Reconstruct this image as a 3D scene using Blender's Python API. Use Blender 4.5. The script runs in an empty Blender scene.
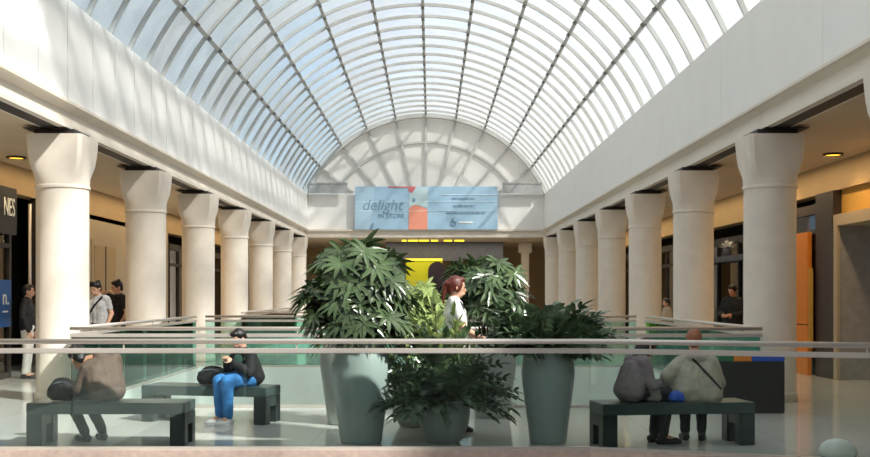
import bpy, bmesh, math, random
from mathutils import Vector, Matrix, Quaternion
from mathutils.bvhtree import BVHTree
R = random.Random(7)
SC = bpy.context.scene
COL = SC.collection
PI = math.pi
V = Vector

# ------------------------------------------------------------------ helpers
def P(px, py, D):
    return V(((px - 431) * D / 1050, D, 1.5 - (py - 295) * D / 1050))

def lin(c):
    return tuple(((v / 255) / 12.92 if v / 255 <= .04045 else ((v / 255 + .055) / 1.055) ** 2.4) for v in c) + (1,)

def mat(name, rgb, rough=.6, metal=0, var=.12, scale=6, bump=0, spec=.5, stretch=(1, 1, 1), trans=0, rgb2=None):
    m = bpy.data.materials.new(name); m.use_nodes = True
    n = m.node_tree.nodes; l = m.node_tree.links
    b = n['Principled BSDF']
    b.inputs['Roughness'].default_value = rough
    b.inputs['Metallic'].default_value = metal
    b.inputs['Specular IOR Level'].default_value = spec
    tc = n.new('ShaderNodeTexCoord'); mp = n.new('ShaderNodeMapping'); mp.inputs['Scale'].default_value = stretch
    nz = n.new('ShaderNodeTexNoise'); nz.inputs['Scale'].default_value = scale; nz.inputs['Detail'].default_value = 4
    l.new(tc.outputs['Object'], mp.inputs['Vector']); l.new(mp.outputs['Vector'], nz.inputs['Vector'])
    cr = n.new('ShaderNodeValToRGB'); c = lin(rgb)
    c2 = lin(rgb2) if rgb2 else tuple(min(1, v * (1 + var)) for v in c[:3]) + (1,)
    c1 = c if rgb2 else tuple(v * (1 - var) for v in c[:3]) + (1,)
    cr.color_ramp.elements[0].position = .3; cr.color_ramp.elements[1].position = .7
    cr.color_ramp.elements[0].color = c1; cr.color_ramp.elements[1].color = c2
    l.new(nz.outputs['Fac'], cr.inputs['Fac']); l.new(cr.outputs['Color'], b.inputs['Base Color'])
    if bump:
        bp = n.new('ShaderNodeBump'); bp.inputs['Strength'].default_value = bump; bp.inputs['Distance'].default_value = .02
        l.new(nz.outputs['Fac'], bp.inputs['Height']); l.new(bp.outputs['Normal'], b.inputs['Normal'])
    if trans:
        out = n['Material Output']; tr = n.new('ShaderNodeBsdfTranslucent'); mx = n.new('ShaderNodeMixShader')
        l.new(cr.outputs['Color'], tr.inputs['Color']); mx.inputs[0].default_value = trans
        l.new(b.outputs[0], mx.inputs[1]); l.new(tr.outputs[0], mx.inputs[2]); l.new(mx.outputs[0], out.inputs['Surface'])
    return m

def glass_mat(name, tint, refl=.05, gloss=(1, 1, 1, 1)):
    m = bpy.data.materials.new(name); m.use_nodes = True
    n = m.node_tree.nodes; l = m.node_tree.links; n.clear()
    out = n.new('ShaderNodeOutputMaterial'); t = n.new('ShaderNodeBsdfTransparent'); t.inputs[0].default_value = tint + (1,)
    g = n.new('ShaderNodeBsdfGlossy'); g.inputs['Roughness'].default_value = .02; g.inputs['Color'].default_value = gloss
    f = n.new('ShaderNodeFresnel'); f.inputs[0].default_value = 1.45
    a = n.new('ShaderNodeMath'); a.operation = 'ADD'; a.use_clamp = True; a.inputs[1].default_value = refl
    mx = n.new('ShaderNodeMixShader')
    l.new(f.outputs[0], a.inputs[0]); l.new(a.outputs[0], mx.inputs[0]); l.new(t.outputs[0], mx.inputs[1]); l.new(g.outputs[0], mx.inputs[2])
    l.new(mx.outputs[0], out.inputs['Surface'])
    return m

def pane_mat(name, clear, white, tint):
    m = bpy.data.materials.new(name); m.use_nodes = True
    n = m.node_tree.nodes; l = m.node_tree.links; n.clear()
    out = n.new('ShaderNodeOutputMaterial'); t = n.new('ShaderNodeBsdfTransparent'); t.inputs[0].default_value = tint + (1,)
    tl = n.new('ShaderNodeBsdfTranslucent'); tl.inputs[0].default_value = white + (1,)
    df = n.new('ShaderNodeBsdfDiffuse'); df.inputs[0].default_value = white + (1,)
    m1 = n.new('ShaderNodeMixShader'); m1.inputs[0].default_value = .35
    l.new(tl.outputs[0], m1.inputs[1]); l.new(df.outputs[0], m1.inputs[2])
    tc = n.new('ShaderNodeTexCoord'); nz = n.new('ShaderNodeTexNoise'); nz.inputs['Scale'].default_value = 1.6; nz.inputs['Detail'].default_value = 3
    l.new(tc.outputs['Object'], nz.inputs['Vector'])
    mr = n.new('ShaderNodeMapRange'); mr.inputs[1].default_value = .35; mr.inputs[2].default_value = .65
    mr.inputs[3].default_value = 1 - clear - .12; mr.inputs[4].default_value = 1 - clear + .12
    l.new(nz.outputs['Fac'], mr.inputs[0])
    mx = n.new('ShaderNodeMixShader'); l.new(mr.outputs[0], mx.inputs[0]); l.new(t.outputs[0], mx.inputs[1]); l.new(m1.outputs[0], mx.inputs[2])
    l.new(mx.outputs[0], out.inputs['Surface'])
    return m

def emit_mat(name, rgb, s):
    m = bpy.data.materials.new(name); m.use_nodes = True
    b = m.node_tree.nodes['Principled BSDF']; b.inputs['Base Color'].default_value = lin(rgb)
    b.inputs['Emission Color'].default_value = lin(rgb); b.inputs['Emission Strength'].default_value = s
    return m

def tile_mat(name, c1, c2, mortar, size, rough):
    m = mat(name, c1, rough)
    n = m.node_tree.nodes; l = m.node_tree.links
    b = n['Principled BSDF']; tc = n.new('ShaderNodeTexCoord')
    br = n.new('ShaderNodeTexBrick'); br.offset = 0
    br.inputs['Color1'].default_value = lin(c1); br.inputs['Color2'].default_value = lin(c2); br.inputs['Mortar'].default_value = lin(mortar)
    br.inputs['Scale'].default_value = 1; br.inputs['Brick Width'].default_value = size; br.inputs['Row Height'].default_value = size
    br.inputs['Mortar Size'].default_value = .006
    l.new(tc.outputs['Object'], br.inputs['Vector']); l.new(br.outputs['Color'], b.inputs['Base Color'])
    return m

def obj(name, bm, m, parent=None, smooth=False, recalc=True):
    if recalc: bmesh.ops.recalc_face_normals(bm, faces=bm.faces)
    me = bpy.data.meshes.new(name); bm.to_mesh(me); bm.free()
    for x in (m if isinstance(m, (list, tuple)) else [m]): me.materials.append(x)
    if smooth:
        for p in me.polygons: p.use_smooth = True
    o = bpy.data.objects.new(name, me); COL.objects.link(o)
    if parent: o.parent = parent
    return o

def empty(name, loc, rz=0):
    o = bpy.data.objects.new(name, None); COL.objects.link(o); o.location = loc; o.rotation_euler = (0, 0, rz); o.empty_display_size = .1
    return o

def tag(o, label, cat, group=None):
    o['label'] = label; o['category'] = cat
    if group: o['group'] = group
    return o

def struct(o):
    o['kind'] = 'structure'; return o

def box(bm, a, b, bev=0, mi=0):
    t = bmesh.new() if bev else bm
    x0, y0, z0 = a; x1, y1, z1 = b
    vs = [t.verts.new(c) for c in ((x0, y0, z0), (x1, y0, z0), (x1, y1, z0), (x0, y1, z0), (x0, y0, z1), (x1, y0, z1), (x1, y1, z1), (x0, y1, z1))]
    fs = [t.faces.new([vs[i] for i in q]) for q in ((3, 2, 1, 0), (4, 5, 6, 7), (0, 1, 5, 4), (1, 2, 6, 5), (2, 3, 7, 6), (3, 0, 4, 7))]
    for f in fs: f.material_index = mi
    if bev:
        bmesh.ops.bevel(t, geom=list(t.edges), offset=bev, segments=2, affect='EDGES')
        add(bm, t)

def add(bm, t, mx=None):
    me = bpy.data.meshes.new('tmp'); t.to_mesh(me); t.free()
    if mx: me.transform(mx)
    bm.from_mesh(me); bpy.data.meshes.remove(me)

def bx(a, b, bev=0):
    bm = bmesh.new(); box(bm, a, b, bev); return bm

def frame(d):
    d = d.normalized(); u = V((0, 0, 1)) if abs(d.z) < .95 else V((0, 1, 0))
    s = d.cross(u).normalized(); return s, s.cross(d).normalized()

def tube(bm, pts, rad, n=10, cap=True):
    pts = [V(p) for p in pts]; rings = []
    if not hasattr(rad, '__len__'): rad = [rad] * len(pts)
    pu = None
    for i, p in enumerate(pts):
        d = (pts[min(i + 1, len(pts) - 1)] - pts[max(i - 1, 0)])
        s, u = frame(d)
        if pu is not None:
            dn = d.normalized(); u2 = (pu - dn * pu.dot(dn))
            if u2.length > 1e-4: u = u2.normalized(); s = dn.cross(u)
        pu = u
        rings.append([bm.verts.new(p + (s * math.cos(a) + u * math.sin(a)) * rad[i]) for a in [2 * PI * k / n for k in range(n)]])
    for a, b in zip(rings, rings[1:]):
        for k in range(n): bm.faces.new((a[k], a[(k + 1) % n], b[(k + 1) % n], b[k]))
    if cap: bm.faces.new(rings[0][::-1]); bm.faces.new(rings[-1])

def caps(bm, p, q, r1, r2, n=12):
    p, q = V(p), V(q); d = q - p; L = d.length
    if L < 1e-5: ell(bm, p, (r1, r1, r1)); return
    d = d / L; pts, rad = [], []
    for a in (-88, -60, -30, 0): pts.append(p + d * r1 * math.sin(math.radians(a))); rad.append(r1 * math.cos(math.radians(a)))
    for a in (0, 30, 60, 88): pts.append(q + d * r2 * math.sin(math.radians(a))); rad.append(r2 * math.cos(math.radians(a)))
    s, u = frame(d); rings = []
    for c, r in zip(pts, rad): rings.append([bm.verts.new(c + (s * math.cos(t) + u * math.sin(t)) * r) for t in [2 * PI * k / n for k in range(n)]])
    for a, b in zip(rings, rings[1:]):
        for k in range(n): bm.faces.new((a[k], a[(k + 1) % n], b[(k + 1) % n], b[k]))
    bm.faces.new(rings[0][::-1]); bm.faces.new(rings[-1])

def ell(bm, c, r, axes=None, seg=16):
    M = Matrix.Translation(V(c))
    if axes: M = M @ Matrix((axes[0], axes[1], axes[2])).transposed().to_4x4()
    M = M @ Matrix.Diagonal((r[0], r[1], r[2], 1))
    bmesh.ops.create_uvsphere(bm, u_segments=seg, v_segments=seg // 2 + 2, radius=1, matrix=M)

def lathe(bm, prof, n=40, c=(0, 0, 0), close=False):
    rings = []
    for r, z in prof:
        rings.append([bm.verts.new((c[0] + r * math.cos(2 * PI * k / n), c[1] + r * math.sin(2 * PI * k / n), c[2] + z)) for k in range(n)])
    for a, b in zip(rings, rings[1:]):
        for k in range(n): bm.faces.new((a[k], a[(k + 1) % n], b[(k + 1) % n], b[k]))
    bm.faces.new(rings[0][::-1])
    if close: bm.faces.new(rings[-1])

def prism(bm, poly, z0, z1, mtop=0, mside=1):
    lo = [bm.verts.new((x, y, z0)) for x, y in poly]; hi = [bm.verts.new((x, y, z1)) for x, y in poly]
    f = bm.faces.new(hi); f.material_index = mtop
    f = bm.faces.new(lo[::-1]); f.material_index = mside
    n = len(poly)
    for i in range(n):
        f = bm.faces.new((lo[i], lo[(i + 1) % n], hi[(i + 1) % n], hi[i])); f.material_index = mside

def fuse(name, bm, voxel, smooth, m, parent, disp=0):
    o = obj(name, bm, m, None)
    r = o.modifiers.new('r', 'REMESH'); r.mode = 'VOXEL'; r.voxel_size = voxel
    if smooth:
        s = o.modifiers.new('s', 'SMOOTH'); s.iterations = smooth; s.factor = .5
    dg = bpy.context.evaluated_depsgraph_get()
    me = bpy.data.meshes.new_from_object(o.evaluated_get(dg)); o.modifiers.clear(); old = o.data; o.data = me; bpy.data.meshes.remove(old)
    me.name = name
    if disp:
        from mathutils import noise
        me.calc_loop_triangles()
        ns = [v.normal.copy() for v in me.vertices]
        for v, nn in zip(me.vertices, ns): v.co += nn * disp * noise.noise(v.co * 9) + nn * disp * .5 * noise.noise(v.co * 22)
    for p in me.polygons: p.use_smooth = True
    if parent: o.parent = parent
    return o

def text(name, body, size, m, loc, rot, parent=None, ext=.004, align='CENTER', sx=1, shear=0):
    c = bpy.data.curves.new('t', 'FONT'); c.body = body; c.size = size; c.extrude = ext; c.align_x = align; c.align_y = 'CENTER'; c.shear = shear
    t = bpy.data.objects.new('t', c); COL.objects.link(t)
    dg = bpy.context.evaluated_depsgraph_get()
    me = bpy.data.meshes.new_from_object(t.evaluated_get(dg)); bpy.data.objects.remove(t)
    me.transform(Matrix.Translation(loc) @ rot.to_4x4() @ Matrix.Diagonal((sx, 1, 1, 1)))
    me.materials.clear(); me.materials.append(m); me.name = name
    o = bpy.data.objects.new(name, me); COL.objects.link(o)
    if parent: o.parent = parent
    return o
ROT_FRONT = Matrix(((1, 0, 0), (0, 0, -1), (0, 1, 0)))      # faces -y
ROT_PX = Matrix(((0, 0, 1), (1, 0, 0), (0, 1, 0)))          # faces +x (on a left wall): text runs towards +y

# ------------------------------------------------------------------ materials
M = {}
M['fascia'] = mat('painted_white', (238, 236, 233), .55, var=.02, scale=2)
M['fascia_gap'] = mat('panel_gap', (110, 108, 106), .8)
M['beam'] = mat('cream_cladding', (222, 212, 198), .5, var=.03, scale=2)
M['stone'] = mat('cream_stone', (224, 213, 200), .65, var=.04, scale=5, bump=.05)
M['dark'] = mat('dark_steel', (44, 38, 36), .5)
M['soffit'] = mat('tan_soffit', (200, 180, 150), .7, var=.04, scale=1)
M['tanwall'] = mat('tan_wall', (176, 150, 112), .7, var=.06, scale=1)
M['ochre'] = mat('ochre_wall', (206, 158, 70), .7, var=.06, scale=1)
M['floor'] = tile_mat('polished_tile', (214, 213, 209), (207, 206, 202), (188, 187, 183), 1.2, .12)
M['slab'] = mat('white_slab_edge', (232, 236, 232), .6, var=.02)
M['kerb'] = mat('pink_stone', (196, 172, 160), .5, var=.14, scale=14)
M['rib'] = mat('rib_paint', (192, 192, 189), .5, var=.04)
M['node'] = mat('rib_clamp_metal', (124, 121, 117), .5, .1)
M['steel'] = mat('brushed_steel', (214, 204, 196), .38, .45, var=.04, scale=4, stretch=(1, 30, 30))
M['glass'] = glass_mat('green_glass', (.95, .988, .975), .0, (.9, 1, .96, 1))
M['teal_glass'] = glass_mat('teal_glass', (.74, .93, .88), .02, (.8, 1, .94, 1))
M['gedge'] = mat('glass_edge_green', (60, 140, 120), .15)
M['shopglass'] = glass_mat('shop_glass', (.55, .58, .58), .05)
M['pane_white'] = pane_mat('milky_pane', .36, (.54, .55, .545), (.92, .95, .96))
M['pane_mid'] = pane_mat('frosted_pane', .42, (.58, .62, .63), (.9, .95, .97))
M['pane_clear'] = pane_mat('clear_pane', .58, (.5, .57, .6), (.8, .9, .96))
M['pane_sunpass'] = pane_mat('sun_pass_pane', .85, (.7, .75, .76), (.93, .97, .98))
M['tymp'] = mat('cream_panel', (240, 239, 236), .6, var=.02, trans=.4)
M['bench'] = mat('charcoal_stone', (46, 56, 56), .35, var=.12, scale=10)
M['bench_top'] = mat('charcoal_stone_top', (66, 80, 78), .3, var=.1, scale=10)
M['pot'] = mat('celadon_glaze', (164, 178, 174), .25, var=.05, scale=3)
M['pot_grey'] = mat('grey_glaze', (158, 164, 158), .3, var=.05, scale=3)
M['soil'] = mat('soil', (52, 40, 30), .9, bump=.5, scale=30)
M['palm'] = mat('dark_palm_leaf', (36, 54, 32), .25, rgb2=(98, 118, 80), scale=4, trans=.12)
M['leaf'] = mat('glossy_leaf', (40, 60, 38), .22, rgb2=(110, 134, 98), scale=5, trans=.1)
M['light_leaf'] = mat('light_leaf', (104, 126, 62), .36, rgb2=(164, 180, 110), scale=5, trans=.18)
M['stem'] = mat('stem', (78, 72, 44), .7)
M['skin'] = mat('skin', (214, 166, 140), .5, var=.04)
M['skin_tan'] = mat('skin_tan', (190, 138, 108), .5, var=.04)
M['black_hair'] = mat('black_hair', (24, 20, 20), .4, scale=40, stretch=(1, 1, .2), bump=.4)
M['red_hair'] = mat('auburn_hair', (90, 36, 26), .42, scale=40, stretch=(1, 1, .2), bump=.4, var=.3)
M['ginger_hair'] = mat('ginger_hair', (150, 96, 66), .5, scale=40, bump=.4, var=.2)
M['black'] = mat('black_cloth', (26, 25, 28), .8, bump=.2, scale=20)
M['brown'] = mat('brown_jacket_cloth', (100, 82, 72), .75, bump=.35, scale=14)
M['mauve'] = mat('mauve_cloth', (128, 112, 116), .8, bump=.3, scale=12)
M['beige'] = mat('beige_coat_cloth', (170, 164, 146), .7, bump=.35, scale=12)
M['jeans'] = mat('blue_denim', (52, 120, 184), .8, bump=.25, scale=16, var=.2)
M['darkcloth'] = mat('charcoal_cloth', (44, 46, 50), .8, bump=.2, scale=16)
M['greycloth'] = mat('grey_tee_cloth', (176, 176, 178), .8, bump=.2, scale=16)
M['white'] = mat('white_cloth', (236, 234, 230), .75, bump=.15, scale=14, var=.03)
M['eye'] = mat('eye', (30, 22, 20), .2)
M['lip'] = mat('lip', (160, 84, 78), .5)
M['shoe_white'] = mat('white_shoe', (228, 226, 224), .5)
M['shoe_dark'] = mat('dark_shoe', (38, 36, 36), .5)
M['blue'] = mat('blue_plastic', (30, 84, 190), .4)
M['green'] = mat('green_plastic', (24, 110, 72), .5)
M['orange'] = mat('orange_paint', (226, 132, 34), .5, var=.04)
M['binblack'] = mat('bin_black', (20, 20, 22), .4)
M['ledge'] = mat('ledge_grey', (168, 170, 170), .5)
M['recess'] = mat('recess_grey', (152, 148, 146), .7)
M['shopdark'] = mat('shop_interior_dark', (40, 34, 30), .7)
M['frame'] = mat('shop_frame', (58, 50, 46), .5)
M['greywall'] = mat('grey_recess', (84, 88, 98), .7)
M['pale'] = mat('pale_cream', (180, 162, 136), .6, var=.03)
M['greenpouch'] = mat('dark_green_cloth', (34, 70, 60), .8)
M['signblue'] = mat('poster_blue', (24, 92, 168), .5, var=.04)
M['ban_blue'] = mat('banner_sky_blue', (164, 198, 222), .6, var=.03)
M['ban_blue2'] = mat('banner_pale_blue', (178, 208, 228), .6, var=.03)
M['ban_pale'] = mat('banner_pale_mint', (192, 216, 222), .6, var=.03)
M['ban_orange'] = mat('banner_coral', (234, 150, 126), .6, var=.03)
M['ban_red'] = mat('banner_rose', (206, 112, 118), .6, var=.03)
M['ban_ink'] = mat('banner_ink', (122, 152, 178), .6)
M['ban_white'] = mat('banner_white_ink', (236, 242, 246), .6)
M['yellow'] = mat('yellow_panel', (206, 208, 26), .5, var=.05)
M['plum'] = mat('dark_plum', (40, 28, 40), .6)
M['amber'] = emit_mat('amber_lamp', (255, 190, 60), 2.2)
M['yellowlamp'] = emit_mat('yellow_strip_lamp', (250, 225, 60), 1.3)

AX = -.21          # centre line of the hall
S = 4.37           # column spacing
YE = 43.0          # end wall
XL, XR = AX - 5.05, AX + 5.05
FL, FR = AX - 4.84, AX + 4.84      # white fascia faces

# ------------------------------------------------------------------ floors
bm = bmesh.new()
prism(bm, [(-9, -6), (-5.2, -6), (-5.2, 10.1), (1.53, 10.1), (5.2, 8.85), (5.2, -6), (9, -6), (9, 14.1), (-9, 14.1)], -.95, 0, 0, 1)
prism(bm, [(-9, 14.1), (-4.8, 14.1), (-4.8, YE), (-9, YE)], -.95, 0)
prism(bm, [(4.38, 14.1), (9, 14.1), (9, YE), (4.38, YE)], -.95, 0)
prism(bm, [(-4.8, 21.9), (4.38, 21.9), (4.38, 27), (-4.8, 27)], -.95, 0)
prism(bm, [(-4.8, 38), (4.38, 38), (4.38, YE), (-4.8, YE)], -.95, 0)
prism(bm, [(-9, YE), (9, YE), (9, 53), (-9, 53)], -.95, 0)
struct(obj('floor', bm, [M['floor'], M['slab']]))
bm = bmesh.new(); prism(bm, [(-9, -6), (9, -6), (9, 53), (-9, 53)], -4.9, -4.6, 0, 0)
struct(obj('floor', bm, [M['floor']]))
# stone kerb face along the near slab edge
bm = bmesh.new()
prism(bm, [(-5.2, 10.06), (1.53, 10.06), (5.19, 8.81), (5.19, 8.845), (1.53, 10.098), (-5.2, 10.098)], -.3, .012, 0, 0)
struct(obj('trim_1', bm, M['kerb']))

# ------------------------------------------------------------------ side fascias, beams, soffits
for side, sgn, xf in (('left', -1, FL), ('right', 1, FR)):
    bm = bmesh.new()
    y = YE; step = S / 4 if side == 'left' else S
    while y > -6:
        y0 = max(-6, y - step)
        a, b = sorted((xf, xf + sgn * .05))
        box(bm, (a, y0 + (.018 if side == 'left' else .006), 4.2), (b, y - (.018 if side == 'left' else .006), 5.63))
        y -= step
    w = struct(obj('wall_' + side + '_fascia', bm, M['fascia']))
    a, b = sorted((xf + sgn * .052, AX + sgn * 9.2))
    obj('fascia_backing', bx((a, -6, 4.2), (b, YE, 5.6)), M['fascia_gap'], w)
    # cornice beam in lengths, one joint at each column
    bm = bmesh.new()
    for k in range(-5, 8):
        y0, y1 = 15 + S * k + .008, min(YE, 15 + S * (k + 1) - .008)
        if y0 >= YE: continue
        xb = AX + sgn * 4.9
        prof = [(xb - sgn * .03, 3.84), (xb - sgn * .03, 3.9), (xb + sgn * .02, 3.92), (xb + sgn * .05, 4.1), (xb - sgn * .04, 4.15), (xb - sgn * .1, 4.16), (xb - sgn * .1, 4.2), (xb + sgn * .35, 4.2), (xb + sgn * .35, 3.84)]
        lo = [bm.verts.new((x, y0, z)) for x, z in prof]; hi = [bm.verts.new((x, y1, z)) for x, z in prof]
        bm.faces.new(lo); bm.faces.new(hi[::-1])
        for i in range(len(prof)): bm.faces.new((lo[i], lo[(i + 1) % 9], hi[(i + 1) % 9], hi[i]))
    struct(obj('trim_' + side + '_cornice', bm, M['beam']))
    # dark slot beside the beam
    a, b = sorted((AX + sgn * 4.98, AX + sgn * 5.2))
    struct(obj('trim_' + side + '_slot', bx((a, -6, 3.835), (b, YE, 3.9)), M['dark']))
    a, b = sorted((AX + sgn * 5.2, AX + sgn * 9.2))
    bm = bx((a, -6, 3.87), (b, YE, 4.2))
    struct(obj('ceiling_' + side + '_aisle', bm, M['soffit']))
    # stepped bulkhead over the shopfronts
    bm = bmesh.new()
    xw = AX + sgn * 7.4
    for y0, y1, zb in ((-6, 22, 3.36), (22, 30, 3.2), (30, YE, 3.3)):
        a, b = sorted((xw, xw + sgn * .3)); box(bm, (a, y0, zb), (b, y1, 3.87))
    struct(obj('wall_' + side + '_bulkhead', bm, M['ochre'] if side == 'none' else M['tanwall']))
    a, b = sorted((xw + sgn * 1.4, xw + sgn * 1.6))
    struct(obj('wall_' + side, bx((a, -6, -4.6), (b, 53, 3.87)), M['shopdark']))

# ------------------------------------------------------------------ barrel vault
RV, ZC = 5.4, 3.45
TH = math.radians(66.2)
def arc(t, r, y): return V((AX + r * math.sin(t), y, ZC + r * math.cos(t)))
ribs = []
k = 0
while YE - k * S / 4 > -6.1: ribs.append(YE - k * S / 4); k += 1
bm = bmesh.new()
for i in range(len(ribs) - 1):
    for j in range(10):
        t0 = -TH + j * TH / 5; t1 = t0 + TH / 5
        r = R.random()
        if j <= 2: mi = 2 if r < .62 else 1
        elif j == 3: mi = 1 if r < .6 else 0
        else: mi = 0 if r < .7 else 1
        if ribs[i] < 11.5: mi = 3  # unseen panes near the camera, cleared so sun reaches pots and benches
        nsub = 4
        for q in range(nsub):
            a, b = t0 + (t1 - t0) * q / nsub, t0 + (t1 - t0) * (q + 1) / nsub
            vs = [bm.verts.new(arc(a, RV + .06, ribs[i])), bm.verts.new(arc(b, RV + .06, ribs[i])), bm.verts.new(arc(b, RV + .06, ribs[i + 1])), bm.verts.new(arc(a, RV + .06, ribs[i + 1]))]
            f = bm.faces.new(vs); f.material_index = mi
ceil = struct(obj('ceiling', bm, [M['pane_white'], M['pane_mid'], M['pane_clear'], M['pane_sunpass']]))
def hoop(bm, y, r0, r1, w, n=40, t0=-TH, t1=TH, mi=0):
    pr = None
    for i in range(n + 1):
        t = t0 + (t1 - t0) * i / n
        ring = [bm.verts.new(arc(t, r0, y - w / 2)), bm.verts.new(arc(t, r0, y + w / 2)), bm.verts.new(arc(t, r1, y + w / 2)), bm.verts.new(arc(t, r1, y - w / 2))]
        if pr:
            for q in range(4):
                f = bm.faces.new((pr[q], pr[(q + 1) % 4], ring[(q + 1) % 4], ring[q])); f.material_index = mi
        else: bm.faces.new(ring)
        pr = ring
    bm.faces.new(pr[::-1])
for i, y in enumerate(ribs):
    if y < 12: continue
    bm = bmesh.new()
    heavy = abs(((y - 15 - S) / (2 * S)) - round((y - 15 - S) / (2 * S))) < .02
    if i == 0: hoop(bm, y - .15, RV - .12, RV + .05, .3)
    else: hoop(bm, y, RV - (.12 if heavy else .03), RV + .05, .085 if heavy else .045)
    for j in range(1, 10):                                            # dark clamps where the purlins cross
        t = -TH + j * TH / 5
        p = arc(t, RV - .08, y); rr = V((math.sin(t), 0, math.cos(t))); tt = V((math.cos(t), 0, -math.sin(t)))
        t2 = bmesh.new(); box(t2, (-.042, -.045, -.02), (.042, .045, .07), 0, 1)
        add(bm, t2, Matrix.Translation(p) @ Matrix((tt, V((0, 1, 0)), rr)).transposed().to_4x4())
    obj('arch_rib', bm, [M['rib'], M['node']], ceil)
for j in range(11):
    t = -TH + j * TH / 5
    bm = bmesh.new(); t2 = bmesh.new(); box(t2, (-.035, -6, -.05), (.035, YE, .05))
    add(bm, t2, Matrix.Translation(arc(t, RV, 0)) @ Matrix((V((math.cos(t), 0, -math.sin(t))), V((0, 1, 0)), V((math.sin(t), 0, math.cos(t))))).transposed().to_4x4())
    obj('purlin', bm, M['rib'], ceil)

# ------------------------------------------------------------------ end wall
bm = bmesh.new(); box(bm, (AX - 5.2, YE, 3.85), (AX + 5.2, YE + .3, 5.63))
wb = struct(obj('wall_back', bm, M['fascia']))
bm = bmesh.new(); n = 40
c0 = [bm.verts.new(arc(-TH + 2 * TH * i / n, RV + .06, YE + .05)) for i in range(n + 1)]
c1 = [bm.verts.new(arc(-TH + 2 * TH * i / n, RV + .06, YE + .1)) for i in range(n + 1)]
bm.faces.new(c0); bm.faces.new(c1[::-1])
for i in range(n): bm.faces.new((c0[i], c0[i + 1], c1[i + 1], c1[i]))
win = struct(obj('window_1', bm, M['tymp']))
for j in range(-4, 5):
    t = j * TH / 5
    bm = bmesh.new(); r_lo = 2.25 / math.cos(t)
    if r_lo > 5.2: continue
    t2 = bmesh.new(); box(t2, (-.045, -.06, r_lo), (.045, .05, RV))
    add(bm, t2, Matrix.Translation((AX, YE - .0, ZC)) @ Matrix((V((math.cos(t), 0, -math.sin(t))), V((0, 1, 0)), V((math.sin(t), 0, math.cos(t))))).transposed().to_4x4())
    obj('mullion', bm, M['rib'], win)
bm = bmesh.new(); hoop(bm, YE, 4.27, 4.35, .1, t0=-math.radians(56), t1=math.radians(56)); obj('inner_arc', bm, M['rib'], win)
# grey glass ledges either side of the banner, beam under the end wall
for k, (a, b) in enumerate(((-4.95, -3.4), (2.9, 4.5))):
    bm = bmesh.new(); box(bm, (a, YE - .35, 5.63), (b, YE - .3, 6.02)); box(bm, (a, YE - .38, 6.02), (b, YE - .27, 6.07))
    struct(obj('trim_ledge', bm, M['ledge']))
bm = bmesh.new(); box(bm, (AX - 5, YE - .12, 3.86), (AX + 5, YE + .25, 4.16)); box(bm, (AX - 5, YE - .2, 4.1), (AX + 5, YE - .1, 4.18))
struct(obj('trim_back_cornice', bm, M['beam']))
# hall beyond
bm = bmesh.new(); box(bm, (-9, YE + .3, 3.86), (9, 53, 4.1)); struct(obj('ceiling_far_hall', bm, M['soffit']))
struct(obj('wall_far', bx((-9, 52, 0), (9, 52.2, 3.86)), M['tanwall']))
struct(obj('wall_far_bulkhead', bx((-2.0, 46.6, 3.02), (3.2, 46.9, 3.86)), M['greywall']))
bm = bmesh.new()
for x0, x1, m_ in ((-1.25, -1.05, 0), (-.98, -.55, 0), (-.5, -.1, 0), (0, .3, 0), (.36, .5, 1), (.55, .9, 0), (1.0, 1.42, 0)): box(bm, (x0, 44.95, 3.79), (x1, 45.0, 3.86), 0, m_)
tag(obj('strip_light', bm, [M['yellowlamp'], M['ban_orange']]), 'broken yellow strip light under the far beam below the banner', 'light')
t = empty('display_board', (-.35, 46.3, 0)); tag(t, 'bright yellow shop wall panel with a dark arched opening behind the palms', 'display board')
obj('yellow_board', bx((-.75, 0, 0), (.85, .08, 3.0), .01), M['yellow'], t)
obj('trim_strip', bx((-.8, -.05, 3.02), (.85, 0, 3.1)), M['yellowlamp'], t)
bm = bmesh.new(); pts = [(-.4, 0)] + [(-.4 * math.cos(a), 2.55 + .42 * math.sin(a)) for a in [PI * i / 14 for i in range(15)]] + [(.4, 0)]
lo = [bm.verts.new((x + .62, -.02, z)) for x, z in pts]; hi = [bm.verts.new((x + .62, .0, z)) for x, z in pts]
bm.faces.new(lo); bm.faces.new(hi[::-1])
for i in range(len(pts)): bm.faces.new((lo[i], lo[(i + 1) % len(pts)], hi[(i + 1) % len(pts)], hi[i]))
obj('arched_opening', bm, M['plum'], t)
t = empty('square_pillar', (4.25, 47.5, 0)); tag(t, 'pale square pillar in the dark hall beyond the right colonnade', 'pillar')
obj('shaft', bx((-.17, -.17, 0), (.17, .17, 3.4), .01), M['stone'], t); obj('capital', bx((-.3, -.25, 3.4), (.3, .25, 3.86), .03), M['stone'], t)
for x0, x1, zz in ((1.6, 2.6, 3.0), (2.75, 3.7, 3.0), (-4.5, -3.3, 2.8)):
    pass

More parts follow.
